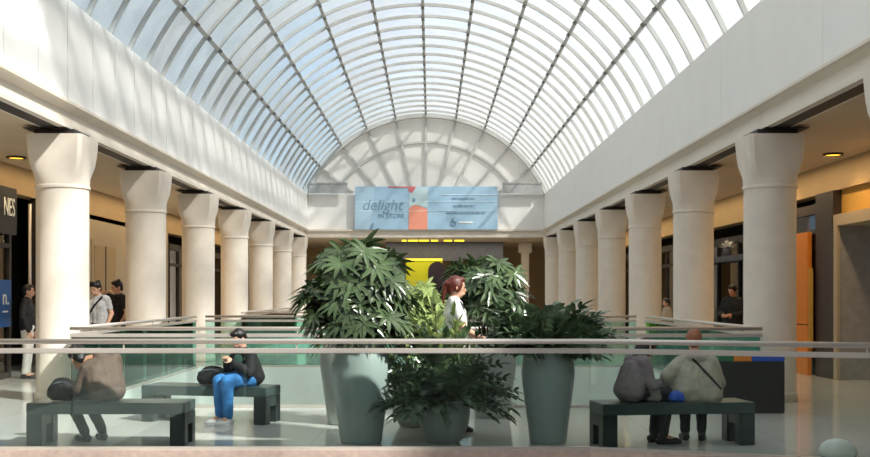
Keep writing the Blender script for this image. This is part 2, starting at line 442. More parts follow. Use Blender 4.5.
# ------------------------------------------------------------------ banner
by = YE - .28
t = empty('banner', (AX, by, 4.15)); tag(t, 'wide light blue advertising banner with coral figure hung on the end wall', 'banner')
X0, X1 = P(355, 0, by).x - AX, P(497.5, 0, by).x - AX
def bX(px): return P(px, 0, by).x - AX
def bZ(py): return P(0, py, by).z - 4.15
def bpanel(name, pts, m, dy):
    bm = bmesh.new(); lo = [bm.verts.new((bX(x), dy, bZ(y))) for x, y in pts]; hi = [bm.verts.new((bX(x), dy + .012, bZ(y))) for x, y in pts]
    bm.faces.new(lo); bm.faces.new(hi[::-1]); n = len(pts)
    for i in range(n): bm.faces.new((lo[i], lo[(i + 1) % n], hi[(i + 1) % n], hi[i]))
    return obj(name, bm, m, t)
obj('backing', bx((X0, .01, bZ(229.5)), (X1, .07, bZ(186.5))), M['ban_blue'], t)
for x_ in (X0 + .5, X1 - .5): obj('bracket', bx((x_ - .04, .07, 1.2), (x_ + .04, .28, 1.28)), M['steel'], t)
bpanel('pale_panel', [(355, 229.5), (355, 186.5), (375, 186.5), (373, 210), (370, 229.5)], M['ban_blue2'], -.004)
bpanel('mint_panel', [(410, 192), (414, 187), (428, 187), (428, 208), (418, 205), (409, 206)], M['ban_pale'], -.004)
bpanel('coral_shape', [(408.5, 229.5), (409, 208), (415, 204.5), (422, 207), (427.5, 209), (427.5, 229.5)], M['ban_orange'], -.006)
bpanel('rose_shape', [(388, 187.6), (388, 186.5), (416, 186.5), (415, 189), (411.5, 193.5), (408.5, 191), (408.5, 188)], M['ban_red'], -.006)
bm = bmesh.new(); ell(bm, (bX(413.8), -.01, bZ(200)), (.07, .02, .085)); obj('figure_head', bm, M['ban_ink'], t, True)
bm = bmesh.new()
for yy in (202, 211): box(bm, (X0, -.008, bZ(yy)), (X1, .0, bZ(yy) + .012))
obj('seam_line', bm, M['ban_white'], t)
text('headline_text', 'delight', .62, M['ban_ink'], V((bX(382), -.006, bZ(205.5))), ROT_FRONT, t, shear=.25)
text('subline_text', 'IN', .25, M['ban_ink'], V((bX(381), -.006, bZ(216))), ROT_FRONT, t)
text('subline_text', 'STORE', .25, M['ban_ink'], V((bX(395.5), -.006, bZ(216))), ROT_FRONT, t)
bm = bmesh.new(); box(bm, (bX(441), -.008, bZ(195)), (bX(497), 0, bZ(195) + .02)); obj('rule_line', bm, M['ban_white'], t)
for yy, x0, x1 in ((198.5, 452, 475), (206, 453, 474), (213, 446, 485)):
    x = x0
    while x < x1:
        w = R.uniform(3, 6); obj('small_print', bx((bX(x), -.008, bZ(yy) - .03), (bX(min(x1, x + w)), 0, bZ(yy) + .03)), M['ban_ink'], t); x += w + .9
bm = bmesh.new()
lo_, hi_ = [], []
cx, cz = bX(453.5), bZ(222.5)
tube(bm, [(cx + .09 * math.cos(a), -.008, cz - .03 + .09 * math.sin(a)) for a in [2 * PI * i / 16 for i in range(17)]], .028, 6)
tube(bm, [(cx - .09, -.008, cz), (cx - .07, -.008, cz + .1), (cx + .0, -.008, cz + .19)], .028, 6)
obj('logo_mark', bm, M['ban_ink'], t)
obj('logo_text', bx((bX(459), -.008, bZ(222.5) - .03), (bX(473), 0, bZ(222.5) + .04)), M['ban_white'], t)
bpanel('teal_shape', [(369, 229.5), (371, 224), (374, 222.5), (372.5, 229.5)], M['ban_ink'], -.008)

# ------------------------------------------------------------------ columns
def capital_bm():
    bm = bmesh.new(); n = 48; rings = []
    for z, hw, e in ((3.05, .368, 0), (3.09, .37, .02), (3.16, .366, .3), (3.25, .364, .62), (3.36, .37, .9), (3.48, .378, 1), (3.62, .39, 1), (3.75, .398, 1)):
        ring = []
        for k in range(n):
            a = 2 * PI * (k + .5) / n; c, s = math.cos(a), math.sin(a)
            sq = 1 / max(abs(c), abs(s)); r = hw * (1 * (1 - e) + min(sq, 1.385) * e)
            ring.append(bm.verts.new((r * c, r * s, z)))
        rings.append(ring)
    for a, b in zip(rings, rings[1:]):
        for k in range(n): bm.faces.new((a[k], a[(k + 1) % n], b[(k + 1) % n], b[k]))
    bm.faces.new(rings[0][::-1]); bm.faces.new(rings[-1]); return bm
proto = None
ORD = ['nearest', 'second', 'third', 'fourth', 'fifth', 'sixth', 'farthest']
def column(x, y, label, group):
    global proto
    if proto is None:
        proto = empty('column', (0, 0, 0))
        bm = bmesh.new(); lathe(bm, [(.38, 0), (.38, .12), (.362, .14), (.362, 3.0), (.362, 3.02)], 48, close=True); obj('shaft', bm, M['stone'], proto, False)
        for p in proto.children[0].data.polygons: p.use_smooth = abs(p.normal.z) < .3
        bm = bmesh.new(); lathe(bm, [(.362, 3.0), (.38, 3.01), (.38, 3.045), (.365, 3.055)], 48, close=True); obj('neck_ring', bm, M['stone'], proto.children[0])
        c = obj('capital', capital_bm(), M['stone'], proto)
        for p in c.data.polygons: p.use_smooth = abs(p.normal.z) < .9
        c.data.set_sharp_from_angle(angle=math.radians(35))
        bm = bx((-.28, -.33, 3.752), (.28, .33, 3.82)); box(bm, (-.42, -.4, 3.822), (.2, .4, 3.834)); obj('cap_plate', bm, M['dark'], c)
        r = proto
    else:
        r = proto.copy(); COL.objects.link(r)
        for ch in proto.children:
            c = ch.copy(); COL.objects.link(c); c.parent = r
            for g in ch.children:
                e = g.copy(); COL.objects.link(e); e.parent = c
    r.location = (x, y, 0); tag(r, label, 'column', group)
    if x > 0: r.rotation_euler = (0, 0, PI)
    return r
for k in range(7):
    nm = {0: 'nearest column of the left row, behind the man in the brown jacket', 1: 'second column of the left row, right of the two standing visitors'}.get(k, ORD[k] + ' cream column of the left colonnade counted from the camera')
    column(XL, 15 + S * k, nm, 'columns of the left colonnade')
column(XR, 10.45, 'cream column cut by the right edge of the photo', 'columns of the right colonnade')
for k in range(7):
    nm = {0: 'large cream column behind the recycling bins, left of the orange panel', 1: 'cream column directly behind the person in the beige coat'}.get(k, ORD[k] + ' full cream column of the right colonnade counted from the camera')
    column(XR, 15 + S * k, nm, 'columns of the right colonnade')

# ------------------------------------------------------------------ balustrades
def balustrade(pts, label, n_per=1.35, zr=1.077, gm='glass', group='glass balustrades around the openings'):
    root = empty('glass_balustrade', (pts[0][0], pts[0][1], 0)); tag(root, label, 'balustrade', group)
    o0 = V((pts[0][0], pts[0][1], 0)); P3 = [V((p[0], p[1], 0)) - o0 for p in pts]
    bmr = bmesh.new(); tube(bmr, [p + V((0, 0, zr - .026)) for p in P3], .026, 12); obj('handrail', bmr, M['steel'], root, True)
    for a, b in zip(P3, P3[1:]):
        d = b - a; L = d.length; ang = math.atan2(d.y, d.x); mx = Matrix.Translation(a) @ Matrix.Rotation(ang, 4, 'Z')
        bm = bmesh.new(); t2 = bmesh.new(); box(t2, (0, -.024, .935), (L, .024, .985), .006); add(bm, t2, mx); obj('cap_rail', bm, M['steel'], root)
        bm = bmesh.new(); t2 = bmesh.new(); box(t2, (0, -.03, 0.0), (L, .03, .035), .004); add(bm, t2, mx); obj('base_channel', bm, M['steel'], root)
        n = max(1, round(L / n_per))
        for i in range(n):
            x0, x1 = L * i / n + .006, L * (i + 1) / n - .006
            bm = bmesh.new(); t2 = bmesh.new(); box(t2, (x0, -.006, .03), (x1, .006, .94))
            for f in t2.faces:
                if abs(f.normal.x) > .5 or f.calc_center_median().x in (x0, x1): f.material_index = 1
            add(bm, t2, mx); g = obj('glass_panel', bm, [M[gm], M['gedge']], root)
            bmb = bmesh.new(); t2 = bmesh.new(); tube(t2, [(x0 + .3 * (x1 - x0), 0, .98), (x0 + .3 * (x1 - x0), 0, zr - .03)], .008, 6); add(bmb, t2, mx); obj('bracket', bmb, M['steel'], root)
    return root
balustrade([(-5.15, 10.16), (1.54, 10.16), (5.15, 8.93)], 'long near glass balustrade with steel handrail in front of benches and pots', 1.7)
balustrade([(-4.82, 14.02), (4.42, 14.02)], 'glass balustrade behind the benches and pots, closing the far side of the bridge', 1.32)
balustrade([(-4.86, 14.2), (-4.86, 21.7)], 'glass balustrade running back in front of the near left columns', 1.25, gm='teal_glass')
balustrade([(4.44, 14.2), (4.44, 21.7)], 'glass balustrade running back in front of the near right columns', 1.25, gm='teal_glass')
balustrade([(-4.72, 21.98), (4.3, 21.98)], 'glass balustrade across the hall beyond the first opening', 1.5, gm='teal_glass')
balustrade([(-4.72, 26.92), (4.3, 26.92)], 'glass balustrade across the hall before the far opening', 1.5, gm='teal_glass')
balustrade([(-4.86, 27.0), (-4.86, 38)], 'glass balustrade along the far left columns', 1.4, gm='teal_glass')
balustrade([(4.44, 27.0), (4.44, 38)], 'glass balustrade along the far right columns', 1.4, gm='teal_glass')

# ------------------------------------------------------------------ shopfronts (left wall x=-7.6, right wall x=7.2)
WL, WR = AX - 7.4, AX + 7.4
def wallbox(side, y0, y1, z0, z1, d0=0, d1=.08):
    x = WL if side < 0 else WR
    a, b = sorted((x + side * d0, x + side * d1)); return bx((a, y0, z0), (b, y1, z1))
def shopfront(idx, side, y0, y1, ztop, m_frame, m_in, split, name='window'):
    bm = bmesh.new(); x = WL if side < 0 else WR
    a, b = sorted((x, x + side * .12))
    n = split
    for i in range(n + 1):
        yy = y0 + (y1 - y0) * i / n
        box(bm, (a, yy - .04, 0), (b, yy + .04, ztop))
    box(bm, (a, y0, ztop - .18), (b, y1, ztop)); box(bm, (a, y0, 0), (b, y1, .1)); box(bm, (a, y0, 2.35), (b, y1, 2.43))
    o = struct(obj(f'{name}_{idx}', bm, m_frame))
    a, b = sorted((x + side * .05, x + side * .065)); obj('pane', bx((a, y0, .1), (b, y1, ztop - .1)), M['shopglass'], o)
    if m_in:
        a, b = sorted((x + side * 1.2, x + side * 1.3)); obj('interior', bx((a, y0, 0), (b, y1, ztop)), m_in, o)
    return o
shopfront(2, -1, 10, 18.2, 3.36, M['frame'], M['shopdark'], 5)
shopfront(3, -1, 18.2, 19.0, 3.36, M['frame'], None, 1)
shopfront(4, -1, 20.3, 22.6, 3.36, M['frame'], M['shopdark'], 2)
struct(obj('wall_left_cream', wallbox(-1, 22.6, 30.4, 0, 3.3, .0, .5), M['pale']))
bm = wallbox(-1, 23.5, 25.3, .0, 2.75, -.03, .0)
d = struct(obj('door_1', bm, M['pale']))
obj('pane', wallbox(-1, 23.62, 25.18, .1, 2.63, -.05, -.03), M['tanwall'], d)
bm = wallbox(-1, 24.37, 24.43, .1, 2.63, -.06, -.05); obj('door_bar', bm, M['frame'], d)
shopfront(5, -1, 30.6, 36.4, 3.0, M['frame'], M['tanwall'], 5)
shopfront(6, -1, 36.8, 42.8, 3.0, M['frame'], M['tanwall'], 4)
# sign and poster in the dark shop
t = empty('shop_sign', (WL + .1, 18.7, 3.0)); tag(t, 'black shop sign with white capital letters at the left edge', 'sign')
obj('board', bx((-.05, -1.3, -.42), (0, .35, .42), .01), M['binblack'], t)
text('lettering', 'NES', .46, M['ban_white'], V((.012, -.02, .05)), ROT_PX, t, sx=.62)
t = empty('poster', (WL + .022, 18.3, 1.35)); tag(t, 'blue poster with white lettering on the dark shopfront at far left', 'poster')
obj('sheet', bx((-.02, -.9, -.42), (0, .68, .42)), M['signblue'], t)
text('large_letter', 'n.', .4, M['ban_white'], V((.008, .42, .1)), ROT_PX, t); obj('small_print', bx((0, .3, -.16), (.012, .52, -.13)), M['ban_white'], t)
t = empty('door_handle_post', (WL + .12, 19.6, 0)); tag(t, 'slim pale metal post between the dark shopfront and the nearest left column', 'post')
bm = bmesh.new(); tube(bm, [(0, 0, 0), (0, 0, 3.2)], .03, 10); obj('pole', bm, M['steel'], t, True); obj('foot_plate', bx((-.07, -.07, 0), (.07, .07, .02)), M['steel'], t)

# right side
struct(obj('wall_right_grey', wallbox(1, 15, 18.5, 0, 2.72, .6, .7), M['recess']))
bm = wallbox(1, 15, 18.7, 2.72, 2.92, -.05, .7); struct(obj('trim_right_fascia', bm, M['pale']))
struct(obj('wall_right_upper', wallbox(1, 10, 18.7, 2.92, 3.36, .1, .4), M['ochre']))
struct(obj('trim_right_jamb', wallbox(1, 18.5, 18.62, 0, 2.72, -.0, .6), M['recess']))
struct(obj('trim_right_edge', wallbox(1, 18.47, 18.63, 0, 2.72, -.05, .0), M['pale']))
struct(obj('wall_right_dark', wallbox(1, 18.64, 19.5, 0, 3.36, -.05, .5), M['frame']))
shopfront(7, 1, 19.5, 22.8, 3.2, M['frame'], M['shopdark'], 2)
t = empty('display_board', (WR - .12, 20.1, 0)); tag(t, 'tall orange panel standing beside the dark shop doorway on the right', 'display board')
obj('orange_board', bx((-.04, -.5, .95), (.04, .55, 2.68), .008), M['orange'], t); obj('lower_board', bx((-.04, -.5, 0), (.04, .2, .93), .008), M['orange'], t)
obj('yellow_edge', bx((-.05, -.62, .5), (.02, -.56, 2.0), .005), M['ochre'], t)
shopfront(8, 1, 22.8, 30, 2.9, M['binblack'], M['binblack'], 4)
bm = wallbox(1, 22.8, 30, 2.3, 2.42, -.25, .0); struct(obj('trim_right_shelf', bm, M['greywall']))
shopfront(9, 1, 30.2, 36, 3.0, M['frame'], M['tanwall'], 3)
shopfront(10, 1, 36.4, 42.8, 3.0, M['frame'], M['tanwall'], 4)

# amber downlights in the aisle ceilings
def spot(x, y, label, z=3.87):
    t = empty('ceiling_light', (x, y, z)); tag(t, label, 'light', 'amber lamps in the aisle ceilings')
    bm = bmesh.new(); lathe(bm, [(.16, 0), (.17, -.03), (.14, -.035), (.13, -.02)], 20); obj('ring', bm, M['frame'], t)
    bm = bmesh.new(); lathe(bm, [(.125, -.012), (.125, -.022)], 20, close=True); obj('diffuser', bm, M['amber'], t)
    l = bpy.data.lights.new('lamp', 'SPOT'); l.energy = 40; l.color = (1, .66, .3); l.spot_size = 2.4; l.spot_blend = .8; l.shadow_soft_size = .12
    lo = bpy.data.objects.new('lamp', l); COL.objects.link(lo); lo.parent = t; lo.location = (0, 0, -.05)
for x, y, lb in ((WL + .5, 18.0, 'amber ceiling lamp above the black shop sign at far left'), (WL + .5, 26.8, 'amber ceiling lamp above the cream wall between the left columns'),
                 (WL + .5, 33.5, 'amber ceiling lamp deep in the left aisle'), (WR - .5, 20.6, 'amber ceiling lamp above the orange panel'),
                 (WR - .45, 17.6, 'amber ceiling lamp above the grey recess at far right'), (WR - .5, 33.0, 'amber ceiling lamp deep in the right aisle')):
    spot(x, y, lb)

# ------------------------------------------------------------------ benches
bproto = None
def bench(x, y, rz, label):
    global bproto
    if bproto is None:
        bproto = empty('bench', (0, 0, 0)); L = .785
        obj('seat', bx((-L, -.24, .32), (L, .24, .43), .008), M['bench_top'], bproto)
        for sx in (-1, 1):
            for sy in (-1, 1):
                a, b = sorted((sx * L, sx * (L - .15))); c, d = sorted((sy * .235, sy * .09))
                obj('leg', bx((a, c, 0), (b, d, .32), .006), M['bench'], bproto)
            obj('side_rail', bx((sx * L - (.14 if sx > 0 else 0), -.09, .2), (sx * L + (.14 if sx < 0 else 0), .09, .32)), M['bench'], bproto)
        r = bproto
    else:
        r = bproto.copy(); COL.objects.link(r)
        for ch in bproto.children:
            c = ch.copy(); COL.objects.link(c); c.parent = r
    r.location = (x, y, 0); r.rotation_euler = (0, 0, rz); tag(r, label, 'bench', 'charcoal benches')
    return r
BL = (P(112, 0, 10.6).x, 10.62); BB = (P(212, 0, 12.55).x, 12.5); BR = (P(670, 0, 10.65).x, 10.6)
bench(BL[0], BL[1], 0, 'charcoal bench nearest the left edge, under the man in the brown jacket')
bench(BB[0], BB[1], math.radians(-13), 'charcoal bench set farther back, under the man in blue jeans')
bench(BR[0], BR[1], math.radians(8), 'charcoal bench on the right under the two seated people')

# ------------------------------------------------------------------ recycling bins
t = empty('recycling_station', (P(747, 0, 13.5).x, 13.5, 0)); tag(t, 'low black recycling bin unit with green, orange and blue top stripes', 'bin')
obj('body', bx((-.42, -.2, 0), (.42, .2, .66), .01), M['binblack'], t)
for nm, a, b, m_ in (('green_lid', -.42, -.23, M['green']), ('orange_lid', -.225, .0, M['orange']), ('blue_lid', .005, .42, M['blue'])):
    obj(nm, bx((a, -.205, .66), (b, .205, .745), .006), m_, t)
obj('plinth', bx((-.4, -.18, 0), (.4, .18, .04)), M['frame'], t)

# ------------------------------------------------------------------ potted plants
def leaf(bm, p, d, up, L, W, droop, n=4, fold=.25):
    d = d.normalized(); s = d.cross(up)
    if s.length < 1e-3: s = d.cross(V((1, 0, 0)))
    s.normalize(); u = s.cross(d); prev = None; q = p.copy()
    for i in range(n + 1):
        f = i / n; w = W * .5 * (math.sin(PI * min(1, .12 + .88 * f)) ** .7 if f < 1 else .04)
        m = bm.verts.new(q); l_ = bm.verts.new(q - s * w + u * w * fold); r_ = bm.verts.new(q + s * w + u * w * fold)
        if prev: bm.faces.new((prev[0], m, l_, prev[1])); bm.faces.new((prev[2], r_, m, prev[0]))
        prev = (m, l_, r_)
        dd = (d + V((0, 0, -1)) * droop * f).normalized(); q = q + dd * L / n

def rdir(zmin=-.3, zmax=1):
    z = R.uniform(zmin, zmax); a = R.uniform(0, 2 * PI); r = math.sqrt(1 - z * z); return V((r * math.cos(a), r * math.sin(a), z))

def fan(bm, bs, base, tip, L, n, W):
    d = (tip - base).normalized()
    tube(bs, [base, base.lerp(tip, .5) + V((0, 0, .03)), tip], [.006, .005, .004], 5, False)
    out = V((tip.x, tip.y, 0)); out = out.normalized() if out.length > .02 else V((1, 0, 0))
    nrm = (out * R.uniform(.5, 1) + V((R.uniform(-.3, .3), R.uniform(-.3, .3), R.uniform(.3, .8)))).normalized()
    dd = V((0, 0, -1)) + out * .9 + V((R.uniform(-.5, .5), R.uniform(-.5, .5), 0)); dd = (dd - nrm * dd.dot(nrm)).normalized(); s = dd.cross(nrm)
    for i in range(n):
        a = math.radians(-125 + 250 * i / (n - 1)) + R.uniform(-.08, .08)
        ld = dd * math.cos(a) + s * math.sin(a) + nrm * R.uniform(.1, .3)
        leaf(bm, tip, ld, nrm, L * R.uniform(.8, 1.1) * (1 - .2 * abs(a) / 2), W, R.uniform(.2, .7))

def palm(center, rx, rz, nf, L, W, z_stem0, root, name_m, nl=8, zlo=-.55):
    bl = bmesh.new(); bs = bmesh.new()
    for i in range(9):
        a = R.uniform(0, 2 * PI); r = R.uniform(.02, .16)
        b = V((r * math.cos(a), r * math.sin(a), z_stem0)); tp = V((b.x * 2.2, b.y * 2.2, center[2] + rz * R.uniform(-.2, .5)))
        tube(bs, [b, b.lerp(tp, .5), tp], [.014, .012, .009], 6)
    for i in range(nf):
        d = rdir(zlo, 1); k = R.uniform(.5, .86) if i % 3 else R.uniform(.25, .6)
        tip = V((center[0] + d.x * rx * k, center[1] + d.y * rx * k, center[2] + d.z * rz * k))
        base = V((tip.x * .3, tip.y * .3, max(z_stem0, tip.z - .25)))
        fan(bl, bs, base, tip, L, nl, W)
    obj('stems', bs, M['stem'], root, True); obj('foliage', bl, M[name_m], root, False, False)

def frond_plant(nf, L, leafL, leafW, z0, root, name_m, elev=(10, 80), droop=1.0, pairs=9, az=None, spread=.08):
    bl = bmesh.new(); bs = bmesh.new()
    for i in range(nf):
        roll = R.uniform(-1.1, 1.1)
        a = R.uniform(0, 2 * PI) if az is None else az(i); e = math.radians(R.uniform(*elev))
        d = V((math.cos(a) * math.cos(e), math.sin(a) * math.cos(e), math.sin(e))); l_ = L * R.uniform(.7, 1.1)
        p = V((R.uniform(-spread, spread), R.uniform(-spread, spread), z0)); pts = [p.copy()]; n = 10; dirs = []
        for k in range(n):
            dd = (d + V((0, 0, -1)) * droop * (k / n) ** 1.5).normalized(); dirs.append(dd); p = p + dd * l_ / n; pts.append(p.copy())
        tube(bs, pts, [.007 - .004 * k / n for k in range(n + 1)], 5, False)
        for k in range(pairs):
            f = .22 + .78 * k / (pairs - 1); ii = min(n - 1, int(f * n)); q = pts[ii].lerp(pts[min(n, ii + 1)], f * n - ii)
            dd = dirs[ii]; s = dd.cross(V((0, 0, 1)))
            if s.length < .1: s = V((math.sin(a), -math.cos(a), 0))
            s.normalize(); s = Quaternion(dd, roll) @ s; u = s.cross(dd); tap = 1 - .45 * f
            for sg in (-1, 1): leaf(bl, q, dd * .75 + s * sg + u * R.uniform(.05, .4), u, leafL * R.uniform(.8, 1.15) * tap, leafW * tap, R.uniform(.1, .6), 3)
        leaf(bl, pts[-1], dirs[-1], V((0, 0, 1)), leafL, leafW, .4, 3)
    obj('stems', bs, M['stem'], root, True); obj('foliage', bl, M[name_m], root, False, False)

VASE = [(.0, 0), (.2, 0), (.212, .015), (.236, .2), (.268, .42), (.294, .6), (.304, .7), (.3, .8), (.278, .9), (.25, .96), (.24, .98), (.252, 1.0), (.24, 1.005), (.225, .98), (.22, .93)]
BOWL = [(.0, 0), (.15, 0), (.165, .015), (.215, .09), (.255, .2), (.268, .3), (.262, .38), (.25, .42), (.262, .435), (.248, .44), (.235, .41), (.23, .37)]
def pot(root, prof, m_, sx=1, sz=1, zs=None):
    bm = bmesh.new(); lathe(bm, [(r * sx, z * sz) for r, z in prof[1:]], 56)
    o = obj('pot', bm, m_, root, True); zz = prof[-1][1] * sz
    bm = bmesh.new(); lathe(bm, [(prof[-1][0] * sx + .005, zz - .03), (prof[-1][0] * sx * .99, zz + .0), (.01, zz + .03)], 30, close=True); obj('soil', bm, M['soil'], o, True)
    return zz
def planter(px, D, label):
    r = empty('potted_plant', (P(px, 0, D).x, D, 0)); tag(r, label, 'potted plant', 'potted plants on the bridge'); return r
# front row
r = planter(361, 10.72, 'big fan palm in the tall celadon vase standing front left'); z = pot(r, VASE, M['pot'])
palm((-.03, 0, 1.50), .68, .74, 165, .28, .052, z, r, 'palm', 9, -.95)
r = planter(444, 10.72, 'low dense dark green shrub in the small round bowl at front centre'); z = pot(r, BOWL, M['pot_grey'])
frond_plant(170, .70, .17, .075, z, r, 'leaf', (6, 85), .85, 8, spread=.15)
frond_plant(12, .98, .16, .06, z, r, 'light_leaf', (66, 88), .5, 8, spread=.12)
r = planter(548, 10.72, 'spreading glossy shrub in the tall celadon vase standing front right'); z = pot(r, VASE, M['pot'], .89)
frond_plant(120, .60, .2, .1, z, r, 'leaf', (5, 60), .45, 7, spread=.13)
bl = bmesh.new()
# back row
r = planter(346, 12.25, 'half hidden fan palm in the grey vase behind the front left vase'); z = pot(r, VASE, M['pot_grey'])
palm((.0, 0, 1.4), .5, .42, 70, .26, .05, z, r, 'palm', 9)
r = planter(414, 12.0, 'pale yellow-green bushy plant in the low bowl at the back'); z = pot(r, BOWL, M['pot_grey'])
palm((.04, -.1, 1.12), .46, .6, 110, .23, .04, z, r, 'light_leaf', 8, -.8)
r = planter(492, 12.9, 'tall palm in the back vase, right behind the red haired woman'); z = pot(r, VASE, M['pot_grey'])
palm((-.08, 0, 1.52), .62, .55, 120, .26, .05, z, r, 'palm', 9)

# the front row grows away from the glass: tips bend back before they reach it
for r in [o for o in bpy.data.objects if o.name.startswith('potted_plant') and o.location.y < 11]:
    lim = -(r.location.y - 10.2) + .03
    for c in r.children:
        if c.name.startswith(('foliage', 'stems')):
            for v in c.data.vertices:
                if v.co.y < -.25: v.co.y = -.25 + (lim + .25) * (1 - math.exp((v.co.y + .25) / .3))

# ------------------------------------------------------------------ people
def hand(bm, w, d, n, curl=.5, sgn=1):
    """palm and five bent fingers from wrist w, pointing along d, palm normal n"""
    d = V(d).normalized(); n = V(n); n = (n - d * n.dot(d)).normalized(); s = d.cross(n) * sgn
    pc = V(w) + d * .05
    ell(bm, pc, (.038, .052, .017), (s, d, n), 12)
    for i, (off, L) in enumerate(((-.028, .066), (-.009, .076), (.010, .070), (.027, .054))):
        b = V(w) + d * .088 + s * off; d1 = (d + n * curl * .7).normalized(); d2 = (d + n * curl * 2.2).normalized()
        m_ = b + d1 * L * .55; caps(bm, b - d * .02, m_, .0095, .009, 8); caps(bm, m_, m_ + d2 * L * .5, .009, .0075, 8)
    b = V(w) + d * .03 - s * .03; m_ = b + (d * .6 - s * .8 + n * .3).normalized() * .04
    caps(bm, b, m_, .012, .011, 8); caps(bm, m_, m_ + (d * .9 - s * .2 + n * .5).normalized() * .032, .011, .008, 8)

def person(loc, rz, label, J, top, trousers, shoes, hair, skin='skin', hair_style='short', sleeve='long', coat=0, bulk=1, scale=1, hood=False, head_dir=(0, 1, 0), head_up=(0, 0, 1), hem=0.0, hands=(('n', 0),), group=None, female=False):
    root = empty('person', loc, rz); root.scale = (scale,) * 3; tag(root, label, 'person', group)
    J = {k: V(v) for k, v in J.items()}
    pel, che, nek, hc = J['pelvis'], J['chest'], J['neck'], J['head']
    F = V(head_dir).normalized(); U = V(head_up); U = (U - F * U.dot(F)).normalized(); X = F.cross(U)
    shs = (J['shl'] - J['shr']).normalized()
    sd = V((shs.x, shs.y, shs.z))
    hp = (J['hil'] - J['hir']).normalized()
    # --- body, one surface
    b = bmesh.new()
    ell(b, hc + U * .015 - F * .005, (.076, .096, .108), (X, F, U)); ell(b, hc - U * .055 + F * .022, (.054, .062, .058), (X, F, U))
    caps(b, hc + F * .088 + U * .012, hc + F * .1 - U * .022, .009, .015, 8); ell(b, hc + F * .088 - U * .058, (.026, .014, .012), (X, F, U), 10)
    for s in (-1, 1): ell(b, hc + X * s * .078 - F * .008 - U * .005, (.012, .022, .033), (X, F, U), 10)
    caps(b, nek - (nek - che).normalized() * .05, hc - U * .05 - F * .02, .058, .052)
    for s in (-1, 1):
        caps(b, pel + hp * s * .06, che + sd * s * .07, .105, .105); 
    caps(b, J['shl'] - sd * .03, J['shr'] + sd * .03, .055, .055); ell(b, che, (.16, .1, .13))
    for q in 'lr':
        caps(b, J['sh' + q], J['el' + q], .048, .038); caps(b, J['el' + q], J['wr' + q], .037, .026)
        caps(b, J['hi' + q], J['kn' + q], .082, .056); caps(b, J['kn' + q], J['an' + q], .055, .038)
        caps(b, J['an' + q], J['to' + q], .034, .028)
        dn = J.get('hd' + q, (J['wr' + q] - J['el' + q])); nn = J.get('hn' + q, V((-.6 if q == 'r' else .6, 0, -.4)))
        hand(b, J['wr' + q], dn, nn, .55, 1 if q == 'r' else -1)
    bd = fuse('body', b, .0085, 3, M[skin], root)
    for s in (-1, 1):
        e = bmesh.new(); ell(e, hc + X * s * .031 + F * .083 + U * .012, (.014, .01, .008), (X, F, U), 10); obj('eye', e, M['eye'], bd, True)
    e = bmesh.new(); ell(e, hc + F * .1 - U * .058, (.021, .006, .006), (X, F, U), 10); obj('mouth', e, M['lip'], bd, True)
    # --- hair
    h = bmesh.new()
    ell(h, hc + U * .032 - F * .022, (.088, .1, .104), (X, F, U)); ell(h, hc + U * .095 + F * .035, (.062, .05, .034), (X, F, U))
    if hair_style == 'bushy':
        for i in range(14):
            a = R.uniform(0, 2 * PI); ell(h, hc + U * R.uniform(.05, .12) + X * .07 * math.cos(a) + F * (.06 * math.sin(a) - .01), (.038,) * 3, None, 10)
    if hair_style in ('ponytail',):
        ell(h, hc - F * .11 + U * .03, (.05, .04, .045), (X, F, U)); caps(h, hc - F * .125 + U * .02, hc - F * .14 - U * .1, .032, .028); caps(h, hc - F * .14 - U * .1, hc - F * .125 - U * .2, .028, .01)
        for s in (-1, 1): ell(h, hc + X * s * .07 + F * .0 + U * .0, (.02, .04, .06), (X, F, U))
    if hair_style == 'cap_back' or hair_style == 'bob':
        caps(h, hc - F * .05 - U * .02, hc - F * .06 - U * .08, .08, .065)
        for s in (-1, 1): ell(h, hc + X * s * .07 - F * .01 - U * .03, (.025, .05, .075), (X, F, U))
    else:
        ell(h, hc - F * .06 - U * .03, (.07, .05, .06), (X, F, U))
    fuse('hair', h, .011, 2, M[hair], root, .006)
    # --- trousers
    t_ = bmesh.new(); ell(t_, pel, (.17, .13, .13))
    for q in 'lr':
        caps(t_, J['hi' + q], J['kn' + q], .098 * bulk, .076 * bulk); caps(t_, J['kn' + q], J['an' + q].lerp(J['kn' + q], .06), .074 * bulk, .056 * bulk)
    fuse('trousers', t_, .013, 3, M[trousers], root, .006)
    # --- top
    c = bmesh.new()
    low = pel + (pel - che).normalized() * hem
    for s in (-1, 1): caps(c, low + hp * s * (.08 + coat), che + sd * s * .075, .12 + coat, .125 + coat * .6)
    caps(c, low, che, .125 + coat, .13 + coat * .5)
    caps(c, J['shl'] - sd * .02, J['shr'] + sd * .02, .075 + coat * .4, .075 + coat * .4)
    caps(c, che, nek - (hc - nek).normalized() * .02, .13, .075)
    for q in 'lr':
        if sleeve == 'long':
            caps(c, J['sh' + q], J['el' + q], .066 + coat * .4, .055 + coat * .3); caps(c, J['el' + q], J['wr' + q].lerp(J['el' + q], .06), .054 + coat * .3, .042 + coat * .2)
        else: caps(c, J['sh' + q], J['sh' + q].lerp(J['el' + q], .6), .064, .06)
    if hood: ell(c, nek - F * .05 - V((0, 0, .0)), (.13, .09, .06)); 
    tp = fuse('jacket' if sleeve == 'long' else 'shirt', c, .013, 3, M[top], root, .010)
    if hood:
        cl = bmesh.new(); ring = [nek + X * .105 * math.cos(a) + F * .085 * math.sin(a) + V((0, 0, .0)) for a in [2 * PI * i / 20 for i in range(21)]]
        tube(cl, ring, .034, 8, False); obj('collar', cl, M[top], root, True)
